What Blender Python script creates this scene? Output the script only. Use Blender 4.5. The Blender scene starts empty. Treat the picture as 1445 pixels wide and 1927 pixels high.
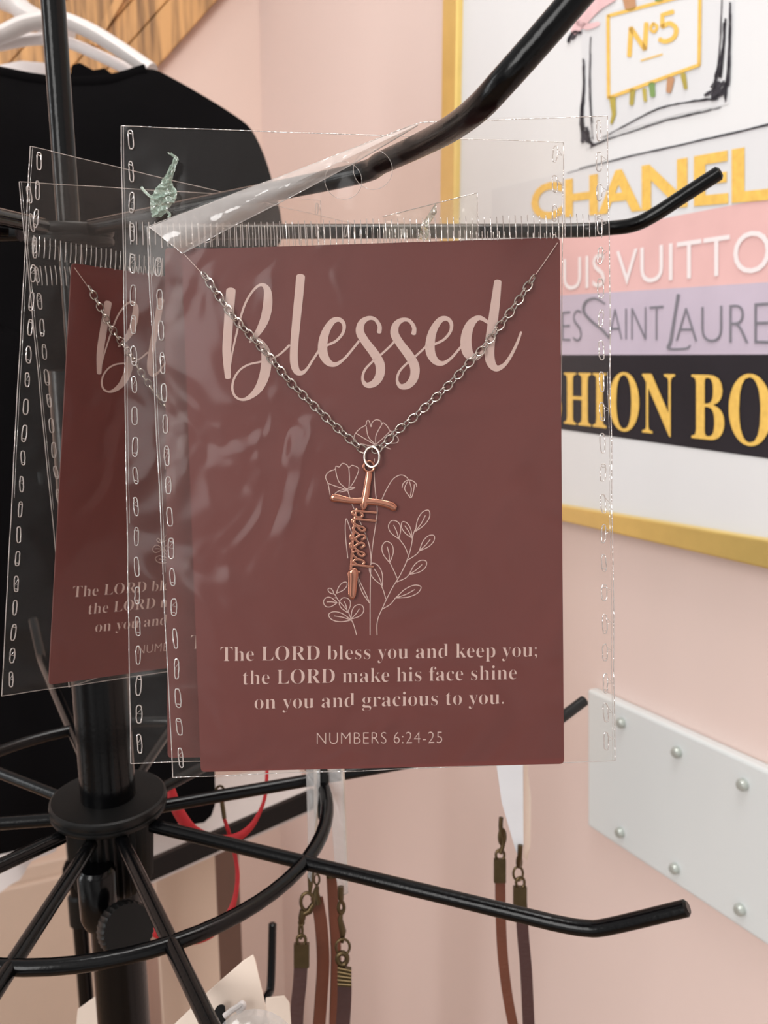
import bpy, bmesh, math, random
import numpy as np
from mathutils import Vector, Matrix, noise

random.seed(7)
SC = bpy.context.scene
COL = SC.collection

# ------------------------------------------------------------------ camera
F = 1700.0                      # focal length in pixels of the 1445x1927 frame
CX, CY = 722.5, 963.5
PITCH = math.radians(12.0)
CAM = Vector((0.0, 0.0, 1.80))
FW = Vector((0, math.cos(PITCH), -math.sin(PITCH)))
UP = Vector((0, math.sin(PITCH), math.cos(PITCH)))
RT = Vector((1, 0, 0))
cd = bpy.data.cameras.new('camera'); cam = bpy.data.objects.new('camera', cd); COL.objects.link(cam)
cam.location = CAM; cam.rotation_euler = (math.pi / 2 - PITCH, 0, 0)
cd.sensor_fit = 'VERTICAL'; cd.sensor_height = 36.0; cd.lens = F * 36.0 / 1927.0
cd.clip_start = 0.01; cd.clip_end = 50
cd.dof.use_dof = True; cd.dof.focus_distance = 0.226; cd.dof.aperture_fstop = 34.0
SC.camera = cam

# ------------------------------------------------------------------ light
SC.view_settings.view_transform = 'Standard'; SC.view_settings.look = 'None'
SC.view_settings.gamma = 1.0; SC.view_settings.use_curve_mapping = False
SC.view_settings.exposure = 0.60
SC.cycles.transparent_max_bounces = 48
SC.cycles.max_bounces = 10
SC.cycles.caustics_reflective = False; SC.cycles.caustics_refractive = False
SC.cycles.use_denoising = True
SC.cycles.denoising_input_passes = 'RGB_ALBEDO'
W = bpy.data.worlds.new('room_light'); SC.world = W; W.use_nodes = True
bgn = W.node_tree.nodes['Background']; bgn.inputs[1].default_value = 0.47
_n = W.node_tree.nodes; _l = W.node_tree.links                     # a soft, uneven shop interior all around
_tc = _n.new('ShaderNodeTexCoord'); _nz = _n.new('ShaderNodeTexNoise'); _nz.inputs['Scale'].default_value = 2.4; _nz.inputs['Detail'].default_value = 3
_cr = _n.new('ShaderNodeValToRGB'); _cr.color_ramp.elements[0].position = 0.36; _cr.color_ramp.elements[0].color = (0.34, 0.32, 0.31, 1)
_cr.color_ramp.elements[1].position = 0.66; _cr.color_ramp.elements[1].color = (1.75, 1.71, 1.68, 1)
_l.new(_tc.outputs['Generated'], _nz.inputs['Vector']); _l.new(_nz.outputs['Fac'], _cr.inputs[0]); _l.new(_cr.outputs[0], bgn.inputs[0])


def area(name, loc, target, sx, sy, power, color):
    l = bpy.data.lights.new(name, 'AREA'); l.shape = 'RECTANGLE'; l.size = sx; l.size_y = sy
    l.energy = power; l.color = color
    o = bpy.data.objects.new(name, l); COL.objects.link(o); o.location = loc
    o.rotation_euler = (Vector(target) - Vector(loc)).to_track_quat('-Z', 'Y').to_euler()
    return o


area('shop_window_light', (-1.1, -1.7, 2.70), (0.4, 1.0, 1.55), 1.0, 1.5, 26, (1.0, 0.985, 0.965))
area('ceiling_lamp_light', (0.15, 0.35, 3.2), (0.25, 0.7, 1.35), 0.7, 0.7, 13, (1.0, 0.98, 0.95))

area('side_window_light', (-2.3, 0.15, 2.0), (-0.1, 0.4, 1.7), 0.35, 1.6, 7, (0.95, 0.98, 1.0))


# ------------------------------------------------------------------ maths
def ray(x, y):
    return RT * ((x - CX) / F) + UP * ((CY - y) / F) + FW


def P(x, y, d):
    return CAM + ray(x, y) * d


def on_z(x, y, z):
    r = ray(x, y); return CAM + r * ((z - CAM.z) / r.z)


def on_plane(x, y, p0, n):
    r = ray(x, y); return CAM + r * ((p0 - CAM).dot(n) / r.dot(n))


# right-hand wall: a vertical plane receding to the left
WALL_DIR = Vector((-0.406, 0.914, 0)).normalized()     # towards the far corner
WALL_N = Vector((-WALL_DIR.y, WALL_DIR.x, 0))          # faces the room
if WALL_N.dot(P(1250, 700, 0.85) - CAM) > 0: WALL_N.negate()
WALL_P = P(1250, 700, 0.85) - WALL_N * 0.022


def on_wall(x, y, off=0.0):
    return on_plane(x, y, WALL_P + WALL_N * off, WALL_N)


# ------------------------------------------------------------------ materials
def lin(c):
    return tuple(((v / 255) / 12.92 if v / 255 <= 0.04045 else ((v / 255 + 0.055) / 1.055) ** 2.4) for v in c) + (1.0,)


def mat(name, rgb, rough=0.5, metal=0.0, var=0.06, scale=40, bump=0.0, bscale=200, spec=0.5, coat=0.0, trans=0.0):
    m = bpy.data.materials.new(name); m.use_nodes = True
    nt = m.node_tree; b = nt.nodes['Principled BSDF']
    b.inputs['Roughness'].default_value = rough; b.inputs['Metallic'].default_value = metal
    b.inputs['Specular IOR Level'].default_value = spec
    b.inputs['Coat Weight'].default_value = coat
    b.inputs['Transmission Weight'].default_value = trans
    tc = nt.nodes.new('ShaderNodeTexCoord')
    nz = nt.nodes.new('ShaderNodeTexNoise'); nz.inputs['Scale'].default_value = scale; nz.inputs['Detail'].default_value = 4
    nt.links.new(tc.outputs['Object'], nz.inputs['Vector'])
    mx = nt.nodes.new('ShaderNodeMix'); mx.data_type = 'RGBA'
    c = lin(rgb)
    mx.inputs[6].default_value = tuple(v * (1 - var) for v in c[:3]) + (1,)
    mx.inputs[7].default_value = tuple(min(1, v * (1 + var)) for v in c[:3]) + (1,)
    nt.links.new(nz.outputs['Fac'], mx.inputs[0]); nt.links.new(mx.outputs[2], b.inputs['Base Color'])
    if bump:
        n2 = nt.nodes.new('ShaderNodeTexNoise'); n2.inputs['Scale'].default_value = bscale
        nt.links.new(tc.outputs['Object'], n2.inputs['Vector'])
        bp = nt.nodes.new('ShaderNodeBump'); bp.inputs['Strength'].default_value = bump; bp.inputs['Distance'].default_value = 0.002
        nt.links.new(n2.outputs['Fac'], bp.inputs['Height']); nt.links.new(bp.outputs['Normal'], b.inputs['Normal'])
    return m


def film(name, clear, haze, base, gain, rough, bscale=22, bstr=0.35, tint=(0.985, 0.975, 0.965, 1), hazecol=(0.8, 0.76, 0.73, 1)):
    """clear plastic: mostly see-through, a little white haze, wavy mirror on top"""
    m = bpy.data.materials.new(name); m.use_nodes = True; nt = m.node_tree
    for n in list(nt.nodes): nt.nodes.remove(n)
    out = nt.nodes.new('ShaderNodeOutputMaterial')
    tr = nt.nodes.new('ShaderNodeBsdfTransparent'); tr.inputs[0].default_value = tint
    df = nt.nodes.new('ShaderNodeBsdfDiffuse'); df.inputs[0].default_value = hazecol
    tl = nt.nodes.new('ShaderNodeBsdfTranslucent'); tl.inputs[0].default_value = hazecol
    hz = nt.nodes.new('ShaderNodeMixShader'); hz.inputs[0].default_value = 0.35
    nt.links.new(df.outputs[0], hz.inputs[1]); nt.links.new(tl.outputs[0], hz.inputs[2])
    m1 = nt.nodes.new('ShaderNodeMixShader'); m1.inputs[0].default_value = haze
    nt.links.new(tr.outputs[0], m1.inputs[1]); nt.links.new(hz.outputs[0], m1.inputs[2])
    gl = nt.nodes.new('ShaderNodeBsdfGlossy'); gl.inputs['Roughness'].default_value = rough
    tc = nt.nodes.new('ShaderNodeTexCoord')
    nz = nt.nodes.new('ShaderNodeTexNoise'); nz.inputs['Scale'].default_value = bscale; nz.inputs['Detail'].default_value = 2.0
    nz.inputs['Distortion'].default_value = 1.2
    nt.links.new(tc.outputs['Object'], nz.inputs['Vector'])
    bp = nt.nodes.new('ShaderNodeBump'); bp.inputs['Strength'].default_value = bstr; bp.inputs['Distance'].default_value = 0.01
    nt.links.new(nz.outputs['Fac'], bp.inputs['Height']); nt.links.new(bp.outputs['Normal'], gl.inputs['Normal'])
    lw = nt.nodes.new('ShaderNodeLayerWeight'); lw.inputs[0].default_value = 0.25
    nt.links.new(bp.outputs['Normal'], lw.inputs['Normal'])
    mul = nt.nodes.new('ShaderNodeMath'); mul.operation = 'MULTIPLY_ADD'
    mul.inputs[1].default_value = gain; mul.inputs[2].default_value = base
    nt.links.new(lw.outputs['Fresnel'], mul.inputs[0])
    m2 = nt.nodes.new('ShaderNodeMixShader')
    nt.links.new(mul.outputs[0], m2.inputs[0]); nt.links.new(m1.outputs[0], m2.inputs[1]); nt.links.new(gl.outputs[0], m2.inputs[2])
    nt.links.new(m2.outputs[0], out.inputs[0])
    return m


M = {}
M['wall'] = mat('pink_wall_paint', (224, 203, 195), 0.85, var=0.03, scale=3, bump=0.05, bscale=300)
M['wall_back'] = mat('rose_wall_paint', (218, 195, 184), 0.85, var=0.03, scale=3, bump=0.05, bscale=300)
M['floor'] = mat('tan_floor', (160, 130, 105), 0.5, var=0.15, scale=6)
M['black_metal'] = mat('black_powder_coat', (4, 4, 5), 0.2, var=0.2, scale=60, spec=0.22, bump=0.04, bscale=500)
M['black_plastic'] = mat('black_plastic', (8, 8, 8), 0.45, var=0.2, scale=80, spec=0.25)
M['black_cloth'] = mat('black_cotton', (7, 6, 7), 0.95, var=0.2, scale=30, spec=0.05, bump=0.2, bscale=900)
M['white_cloth'] = mat('white_cotton', (225, 218, 216), 0.9, var=0.05, scale=30, spec=0.1)
M['white_plastic'] = mat('white_plastic', (200, 194, 191), 0.4, var=0.04)
M['wood'] = mat('honey_wood', (196, 146, 92), 0.55, var=0.2, scale=12)
M['gold'] = mat('brushed_gold', (232, 202, 122), 0.3, 0.6, var=0.12, scale=30)
M['paper'] = mat('white_print_paper', (221, 222, 223), 0.75, var=0.01, spec=0.2)
M['pink_ink'] = mat('pink_ink', (222, 180, 177), 0.75, var=0.14, scale=14, spec=0.2)
M['lilac_ink'] = mat('lilac_ink', (192, 180, 195), 0.75, var=0.14, scale=14, spec=0.2)
M['black_ink'] = mat('black_ink', (36, 32, 38), 0.6, var=0.5, scale=9, spec=0.3)
M['grey_ink'] = mat('grey_ink', (122, 120, 128), 0.75, var=0.3, scale=30, spec=0.2)
M['dark_ink'] = mat('charcoal_ink', (62, 60, 66), 0.7, var=0.5, scale=60, spec=0.2)
M['pale_ink'] = mat('pale_grey_ink', (215, 216, 218), 0.75, var=0.05, scale=12, spec=0.2)
M['white_ink'] = mat('white_ink', (232, 224, 224), 0.75, var=0.02, spec=0.2)
M['gold_ink'] = mat('gold_foil_ink', (240, 194, 96), 0.5, 0.1, var=0.22, scale=160)
M['olive_ink'] = mat('olive_ink', (176, 160, 74), 0.7, var=0.3, scale=40)
M['green_ink'] = mat('green_ink', (120, 150, 88), 0.7, var=0.2, scale=40)
M['brown_ink'] = mat('brown_ink', (186, 140, 104), 0.7, var=0.2, scale=40)
M['rose_ink'] = mat('rose_ink', (226, 188, 190), 0.7, var=0.2, scale=40)
M['card'] = mat('maroon_card', (97, 47, 43), 0.5, var=0.08, scale=45, spec=0.35)
M['card_ink'] = mat('blush_card_ink', (192, 166, 158), 0.6, var=0.02, spec=0.3)
M['steel'] = mat('stainless_steel', (190, 182, 174), 0.24, 1.0, var=0.08)
M['rose_gold'] = mat('rose_gold', (192, 132, 110), 0.16, 1.0, var=0.1, scale=200)
M['brass'] = mat('antique_brass', (84, 70, 48), 0.35, 0.9, var=0.25, scale=300)
M['leather'] = mat('chestnut_leather', (92, 44, 22), 0.6, var=0.2, scale=60, bump=0.15, bscale=700)
M['leather_dark'] = mat('oxblood_leather', (58, 28, 24), 0.6, var=0.2, scale=60, bump=0.15, bscale=700)
M['red'] = mat('red_cord', (176, 26, 34), 0.55, var=0.15, scale=300, bump=0.2, bscale=1500)
M['cream_card'] = mat('cream_card', (206, 190, 176), 0.6, var=0.03)
M['white_card'] = mat('white_card', (204, 205, 208), 0.5, var=0.03)
M['enamel'] = mat('white_enamel', (214, 219, 219), 0.2, var=0.02, scale=6, spec=0.5)
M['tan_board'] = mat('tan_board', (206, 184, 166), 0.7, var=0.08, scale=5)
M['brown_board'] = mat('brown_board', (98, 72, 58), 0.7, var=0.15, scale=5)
M['screw'] = mat('clear_screw_cap', (176, 182, 176), 0.25, 0.3, var=0.1)
M['silver_green'] = mat('polished_alloy', (190, 204, 186), 0.25, 0.9, var=0.1)
M['film'] = film('clear_film', 0.98, 0.008, 0.004, 0.36, 0.18, bscale=26, bstr=0.42)
M['film_back'] = film('clear_back_film', 0.98, 0.010, 0.0, 0.12, 0.25, bscale=10, bstr=0.1)
M['film_edge'] = film('film_edge', 0.5, 0.46, 0.26, 0.7, 0.12, bscale=300, bstr=0.2, tint=(0.74, 0.69, 0.65, 1), hazecol=(0.92, 0.86, 0.82, 1))
M['film_fold'] = film('film_fold', 0.5, 0.36, 0.06, 0.6, 0.15, bscale=60, bstr=0.3, hazecol=(0.9, 0.85, 0.82, 1))
M['film_flap'] = film('flap_film', 0.5, 0.12, 0.04, 0.6, 0.2, bscale=60, bstr=0.4, hazecol=(0.92, 0.9, 0.76, 1))
M['film_irid'] = film('iridescent_film', 0.5, 0.5, 0.2, 0.6, 0.12, bscale=260, bstr=1.0, hazecol=(0.72, 0.97, 0.82, 1))
M['film_sleeve'] = film('cloudy_film', 0.6, 0.30, 0.05, 0.6, 0.12, bscale=40, bstr=0.4, hazecol=(0.8, 0.8, 0.8, 1))


# ------------------------------------------------------------------ builders
def empty(name, matrix_or_loc, label=None, cat=None, group=None, kind=None):
    o = bpy.data.objects.new(name, None); COL.objects.link(o); o.empty_display_size = 0.02
    o.matrix_world = matrix_or_loc if isinstance(matrix_or_loc, Matrix) else Matrix.Translation(matrix_or_loc)
    tag(o, label, cat, group, kind); return o


def tag(o, label=None, cat=None, group=None, kind=None):
    if label: o['label'] = label
    if cat: o['category'] = cat
    if group: o['group'] = group
    if kind: o['kind'] = kind
    return o


WM = {}                                  # world matrix of every object made here


class MB:
    def __init__(s): s.v, s.f, s.smooth = [], [], True

    def add(s, verts, faces):
        k = len(s.v); s.v += [Vector(p) for p in verts]; s.f += [tuple(i + k for i in f) for f in faces]; return s

    def build(s, name, m, parent=None, origin=None, smooth=True, local=False):
        if parent is not None: W0 = WM.get(parent.name, parent.matrix_world.copy())
        elif origin is not None: W0 = origin if isinstance(origin, Matrix) else Matrix.Translation(origin)
        else: W0 = Matrix.Identity(4)
        inv = W0.inverted() if not local else Matrix.Identity(4)
        me = bpy.data.meshes.new(name)
        me.from_pydata([tuple(inv @ v) for v in s.v], [], s.f); me.update()
        b = bmesh.new(); b.from_mesh(me); bmesh.ops.recalc_face_normals(b, faces=b.faces); b.to_mesh(me); b.free()
        if smooth:
            for p in me.polygons: p.use_smooth = True
            try: me.set_sharp_from_angle(angle=math.radians(40))
            except Exception: pass
        me.materials.append(m)
        o = bpy.data.objects.new(name, me); COL.objects.link(o)
        if parent is not None: o.parent = parent
        else: o.matrix_world = W0
        WM[o.name] = W0
        return o


def crom(pts, n=8, closed=False):
    """Catmull-Rom through tuples of any length"""
    p = [np.array(q, float) for q in pts]; out = []
    N = len(p); rng = range(N if closed else N - 1)
    for i in rng:
        if closed: a, b, c, d = p[(i - 1) % N], p[i], p[(i + 1) % N], p[(i + 2) % N]
        else: a, b, c, d = p[max(i - 1, 0)], p[i], p[i + 1], p[min(i + 2, N - 1)]
        for k in range(n):
            t = k / n
            out.append(0.5 * (2 * b + (c - a) * t + (2 * a - 5 * b + 4 * c - d) * t * t + (3 * b - a - 3 * c + d) * t ** 3))
    if not closed: out.append(p[-1])
    return out


def tube(mb, pts, r, seg=12, closed=False, flat=1.0, nrm=None, cap=True):
    """tube along points; r number or list; flat squashes it along nrm"""
    pts = [Vector(p) for p in pts]; N = len(pts)
    rs = r if isinstance(r, (list, tuple)) else [r] * N
    k0 = len(mb.v); ref = None
    for i in range(N):
        if closed: t = pts[(i + 1) % N] - pts[(i - 1) % N]
        else: t = pts[min(i + 1, N - 1)] - pts[max(i - 1, 0)]
        t.normalize()
        if nrm is not None: a = Vector(nrm) - t * t.dot(Vector(nrm))
        else:
            if ref is None: ref = Vector((0, 0, 1)) if abs(t.z) < 0.9 else Vector((1, 0, 0))
            a = ref - t * t.dot(ref)
        a.normalize(); ref = a; b = t.cross(a)
        for j in range(seg):
            an = 2 * math.pi * j / seg
            mb.v.append(pts[i] + a * (math.cos(an) * rs[i] * flat) + b * (math.sin(an) * rs[i]))
    for i in range(N if closed else N - 1):
        for j in range(seg):
            i2 = (i + 1) % N; j2 = (j + 1) % seg
            mb.f.append((k0 + i * seg + j, k0 + i * seg + j2, k0 + i2 * seg + j2, k0 + i2 * seg + j))
    if cap and not closed:
        mb.f.append(tuple(k0 + j for j in range(seg))); mb.f.append(tuple(k0 + (N - 1) * seg + j for j in range(seg)))
    return mb


def lathe(mb, c, prof, seg=40, ribs=0, rdepth=0.0, M3=None):
    """profile of (radius, height) around local z at c"""
    k0 = len(mb.v); c = Vector(c)
    for (r, h) in prof:
        for j in range(seg):
            a = 2 * math.pi * j / seg
            rr = r - (rdepth if ribs and (j % 2) else 0)
            p = Vector((rr * math.cos(a), rr * math.sin(a), h))
            mb.v.append(c + (M3 @ p if M3 else p))
    n = len(prof)
    for i in range(n - 1):
        for j in range(seg):
            j2 = (j + 1) % seg
            mb.f.append((k0 + i * seg + j, k0 + i * seg + j2, k0 + (i + 1) * seg + j2, k0 + (i + 1) * seg + j))
    mb.f.append(tuple(k0 + j for j in range(seg))); mb.f.append(tuple(k0 + (n - 1) * seg + j for j in range(seg)))
    return mb


def prism(mb, poly, off):
    """polygon extruded along vector off"""
    n = len(poly); off = Vector(off)
    mb.add(list(poly) + [Vector(p) + off for p in poly],
           [tuple(range(n)), tuple(range(n, 2 * n))] + [(i, (i + 1) % n, n + (i + 1) % n, n + i) for i in range(n)])
    return mb


def bevel(o, w, seg=2):
    md = o.modifiers.new('bevel', 'BEVEL'); md.width = w; md.segments = seg; md.limit_method = 'ANGLE'
    return o


def ribbon2(mb, pts, mapf, taper=False):
    """flat stroke; pts are (x, y, width) in photo pixels, mapf takes them to the surface"""
    n = len(pts); k0 = len(mb.v)
    for i in range(n):
        t = np.array(pts[min(i + 1, n - 1)][:2]) - np.array(pts[max(i - 1, 0)][:2])
        L = np.linalg.norm(t) or 1; t = t / L; nn = np.array((-t[1], t[0])); w = pts[i][2] / 2
        for sgn in (1, -1):
            q = np.array(pts[i][:2]) + nn * w * sgn; mb.v.append(mapf(q[0], q[1]))
    for i in range(n - 1):
        mb.f.append((k0 + 2 * i, k0 + 2 * i + 1, k0 + 2 * i + 3, k0 + 2 * i + 2))
    # round ends
    for e, i in ((0, 0), (1, n - 1)):
        t = np.array(pts[min(i + 1, n - 1)][:2]) - np.array(pts[max(i - 1, 0)][:2]); L = np.linalg.norm(t) or 1; t = t / L
        if e == 0: t = -t
        nn = np.array((-t[1], t[0])); w = pts[i][2] / 2; k = len(mb.v)
        for j in range(7):
            a = math.pi * j / 6; q = np.array(pts[i][:2]) + nn * w * math.cos(a) + t * w * 0.6 * math.sin(a); mb.v.append(mapf(q[0], q[1]))
        mb.f.append(tuple(range(k, k + 7)))


BOLD = {}
for i in range(26):
    BOLD[chr(65 + i)] = chr(0x1D400 + i); BOLD[chr(97 + i)] = chr(0x1D41A + i)
for i in range(10): BOLD[chr(48 + i)] = chr(0x1D7CE + i)


def text_mesh(s, serif=False, offset=0.0, spacing=1.0):
    cu = bpy.data.curves.new('t', 'FONT'); cu.body = ''.join(BOLD.get(c, c) for c in s) if serif else s
    cu.size = 1.0; cu.offset = offset; cu.space_character = spacing; cu.resolution_u = 4
    o = bpy.data.objects.new('t', cu); COL.objects.link(o)
    dg = bpy.context.evaluated_depsgraph_get(); dg.update()
    me = bpy.data.meshes.new_from_object(o.evaluated_get(dg))
    v = [(p.co.x, p.co.y) for p in me.vertices]; f = [tuple(p.vertices) for p in me.polygons]
    bpy.data.objects.remove(o); bpy.data.curves.remove(cu); bpy.data.meshes.remove(me)
    return v, f


def text_quad(mb, full, vis, base0, base1, top0, top1, mapf, serif=False, offset=0.0, spacing=1.0, capref='H'):
    """letter a string between four photo points; `vis` is the part lying between them (the last part of `full` up to it)"""
    v, f = text_mesh(full, serif, offset, spacing)
    vv, _ = text_mesh(vis, serif, offset, spacing)
    cv, _ = text_mesh(capref, serif, offset, 1.0)
    cap = max(q[1] for q in cv); lo = min(q[1] for q in cv)
    k = full.index(vis)
    pre = full[:k]
    if pre:
        pv, _ = text_mesh(pre + vis, serif, offset, spacing)
        x1 = max(q[0] for q in pv); x0 = x1 - (max(q[0] for q in vv) - min(q[0] for q in vv))
    else: x0, x1 = min(q[0] for q in vv), max(q[0] for q in vv)
    B0, B1, T0, T1 = (mapf(*q) for q in (base0, base1, top0, top1))
    out = []
    for (x, y) in v:
        a = (x - x0) / (x1 - x0); b = (y - lo) / (cap - lo)
        out.append(B0.lerp(B1, a) * (1 - b) + T0.lerp(T1, a) * b)
    mb.add(out, f)


# ------------------------------------------------------------------ the room
def wall_pt(k, z, off=0.0):
    return WALL_P + WALL_DIR * k + WALL_N * off + Vector((0, 0, z - WALL_P.z))


corner = on_wall(505, 700); kc = (corner - WALL_P).dot(WALL_DIR)
mb = MB(); prism(mb, [wall_pt(-1.6, 0), wall_pt(kc, 0), wall_pt(kc, 3.3), wall_pt(-1.6, 3.3)], -WALL_N * 0.1)
tag(mb.build('wall_right', M['wall'], smooth=False), kind='structure')
BD = Vector((-WALL_DIR.y, WALL_DIR.x, 0)); BD = BD if BD.x < 0 else -BD        # back wall runs left from the corner
BN = -WALL_DIR
c0 = wall_pt(kc, 0)
mb = MB(); prism(mb, [c0, c0 + BD * 3.0, c0 + BD * 3.0 + Vector((0, 0, 3.3)), c0 + Vector((0, 0, 3.3))], WALL_DIR * 0.1)
tag(mb.build('wall_back', M['wall_back'], smooth=False), kind='structure')
mb = MB(); prism(mb, [Vector((-3.2, -2.2, 0)), Vector((1.6, -2.2, 0)), Vector((1.6, 3.0, 0)), Vector((-3.2, 3.0, 0))], (0, 0, -0.08))
tag(mb.build('floor', M['floor'], smooth=False), kind='structure')


# ------------------------------------------------------------------ framed print
PN = 0.016


def pic(x, y, o=0.0):
    return on_wall(x, y, PN + o)


frame_out_bl = pic(842, 933); frame_in_bl = pic(868, 915)
k_out = (frame_out_bl - WALL_P).dot(WALL_DIR)
def kz(x, y): q = pic(x, y); return (q - WALL_P).dot(WALL_DIR), q.z
kL0, _ = kz(841, 200); kL1, _ = kz(868, 200)
fb1o = kz(1445, 1066); fb0o = kz(1060, 978); fb1i = kz(1445, 1012); fb0i = kz(1060, 948)
zb_o = (fb1o[1] + fb0o[1]) / 2; zb_i = (fb1i[1] + fb0i[1]) / 2
kR0, kR1, zt_i, zt_o = -0.42, -0.45, 2.45, 2.475
picture = empty('framed_picture', wall_pt((kL0 + kR1) / 2, zb_o), 'large gold-framed fashion print of a perfume bottle on stacked books, hung on pink wall', 'picture')
mb = MB()
tilt = lambda k, e: e[0][1] + (e[1][1] - e[0][1]) * (k - e[0][0]) / (e[1][0] - e[0][0])
zo = lambda k: tilt(k, (fb0o, fb1o)); zi = lambda k: tilt(k, (fb0i, fb1i))
O = [(kL0, zo(kL0)), (kR1, zo(kR1)), (kR1, zt_o), (kL0, zt_o)]
I = [(kL1, zi(kL1)), (kR0, zi(kR0)), (kR0, zt_i), (kL1, zt_i)]
for a in range(4):
    b = (a + 1) % 4
    A = [wall_pt(*O[a], 0.001), wall_pt(*O[b], 0.001), wall_pt(*I[b], 0.001), wall_pt(*I[a], 0.001)]
    prism(mb, A, WALL_N * 0.024)
bevel(mb.build('frame', M['gold'], picture, smooth=False), 0.002)
mb = MB(); prism(mb, [wall_pt(k, z, 0.003) for k, z in I], WALL_N * (PN - 0.003))
mb.build('print_sheet', M['paper'], picture, smooth=False)


def band(name, m, pts, o):
    mb = MB(); mb.add([pic(x, y, o) for x, y in pts], [tuple(range(len(pts)))]); return mb.build(name, m, picture, smooth=False)


def ln(x0, y0, x1, y1):                # straight photo line y(x)
    return lambda x: y0 + (y1 - y0) * (x - x0) / (x1 - x0)


top_black, bot_black = ln(1056, 668, 1445, 667), ln(1056, 808, 1445, 863)
top_lilac, top_pink = ln(1056, 556, 1445, 531), ln(1056, 448, 1445, 373)
XL, XR = 925, 1750
band('black_book_spine', M['black_ink'], [(XL, top_black(XL)), (XR, top_black(XR)), (XR, bot_black(XR)), (XL, bot_black(XL))], 0.0006)
band('lilac_book_spine', M['lilac_ink'], [(XL, top_lilac(XL)), (XR, top_lilac(XR)), (XR, top_black(XR)), (XL, top_black(XL))], 0.0006)
band('pink_book_spine', M['pink_ink'], [(XL, top_pink(XL)), (XR, top_pink(XR)), (XR, top_lilac(XR)), (XL, top_lilac(XL))], 0.0006)
mid_t, mid_b = ln(1056, 732, 1445, 745), ln(1056, 786, 1445, 826)
t_chan = ln(1056, 326, 1445, 234)
band('white_book_spine', M['pale_ink'], [(XL, t_chan(XL)), (XR, t_chan(XR)), (XR, top_pink(XR)), (XL, top_pink(XL))], 0.0006)
mp = lambda x, y: pic(x, y, 0.0014)
mb = MB()
text_quad(mb, 'FASHION BOOK', 'HION BO', (1061, 797), (1452, 841), (1061, 701), (1452, 707), mp, serif=True, offset=0.0)
mb.build('gold_lettering', M['gold_ink'], picture, smooth=False)
mb = MB(); text_quad(mb, 'CHANEL', 'HANEL', (1063, 409), (1450, 376), (1063, 338), (1450, 268), mp, offset=0.03)
mb.build('gold_lettering', M['gold_ink'], picture, smooth=False)
mb = MB(); text_quad(mb, 'LOUIS VUITTON', 'UIS VUITTO', (1060, 546), (1450, 510), (1060, 488), (1450, 430), mp, offset=-0.004)
mb.build('white_lettering', M['white_ink'], picture, smooth=False)
mb = MB(); text_quad(mb, 'YVES', 'ES', (1057, 641), (1094, 642), (1057, 587), (1094, 583), mp, offset=-0.022)
text_quad(mb, 'AINT', 'AINT', (1144, 638), (1248, 640), (1144, 583), (1248, 575), mp, offset=-0.022)
text_quad(mb, 'AURENT', 'AURE', (1271, 641), (1448, 647), (1271, 581), (1448, 569), mp, offset=-0.022)
ribbon2(mb, crom([(1276, 555, 6), (1270, 590, 5), (1262, 640, 6), (1258, 656, 5), (1290, 656, 4), (1298, 650, 3)], 5), mp)
ribbon2(mb, crom([(1138, 572, 3), (1120, 562, 4), (1102, 568, 5), (1098, 586, 5), (1112, 604, 5), (1132, 620, 5), (1144, 634, 4)], 5), mp)
mb.build('grey_lettering', M['grey_ink'], picture, smooth=False)
# bottle drawing
band('bottle_glass', M['pale_ink'], [(1092, 40), (1385, -60), (1372, 196), (1280, 214), (1160, 250), (1102, 282)], 0.0004)
sk = random.Random(11)


def sketch(mb, pts, n=4):
    p = crom(pts, 7)
    for k in range(n):
        a = sk.uniform(-.5, .5); i0 = sk.randint(0, max(0, len(p) // 4)); i1 = len(p) - sk.randint(0, max(0, len(p) // 5))
        ribbon2(mb, [(x + w * a * .8 + sk.uniform(-.5, .5), y + w * a * .5 + sk.uniform(-.5, .5), max(1.2, w * sk.uniform(.18, .42))) for x, y, w in p[i0:i1]], mp)


mb = MB()
for s in ([(1096, 70, 10), (1100, 150, 7), (1097, 220, 12), (1103, 272, 18)], [(1112, 60, 3), (1110, 170, 4), (1116, 262, 6)],
          [(1103, 276, 12), (1140, 262, 5), (1190, 246, 4), (1250, 226, 5), (1310, 212, 6), (1366, 197, 6)],
          [(1130, 262, 3), (1170, 240, 4), (1240, 205, 6), (1300, 192, 7), (1350, 186, 16)],
          [(1378, -60, 8), (1374, 60, 6), (1372, 130, 9), (1366, 192, 12)], [(1360, -50, 4), (1356, 60, 3), (1350, 140, 6), (1338, 180, 18)],
          [(1072, 82, 12), (1082, 64, 14), (1096, 62, 8)], [(1056, 327, 4), (1160, 300, 3), (1300, 268, 4), (1445, 234, 5), (1600, 190, 5)], [(1102, 240, 20), (1106, 262, 24), (1116, 274, 12)], [(1330, 182, 16), (1350, 170, 22), (1362, 150, 16)], [(1366, 20, 9), (1362, 90, 8), (1354, 150, 20)]):
    sketch(mb, s)
mb.build('bottle_outline', M['dark_ink'], picture, smooth=False)
mb = MB()
for s in ([(1080, 60, 14), (1096, 36, 24), (1120, 10, 26), (1150, -10, 26)], [(1086, 42, 10), (1104, 50, 12), (1126, 44, 8)]): ribbon2(mb, crom(s, 5), mp)
mb.build('bottle_bow', M['rose_ink'], picture, smooth=False)
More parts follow.
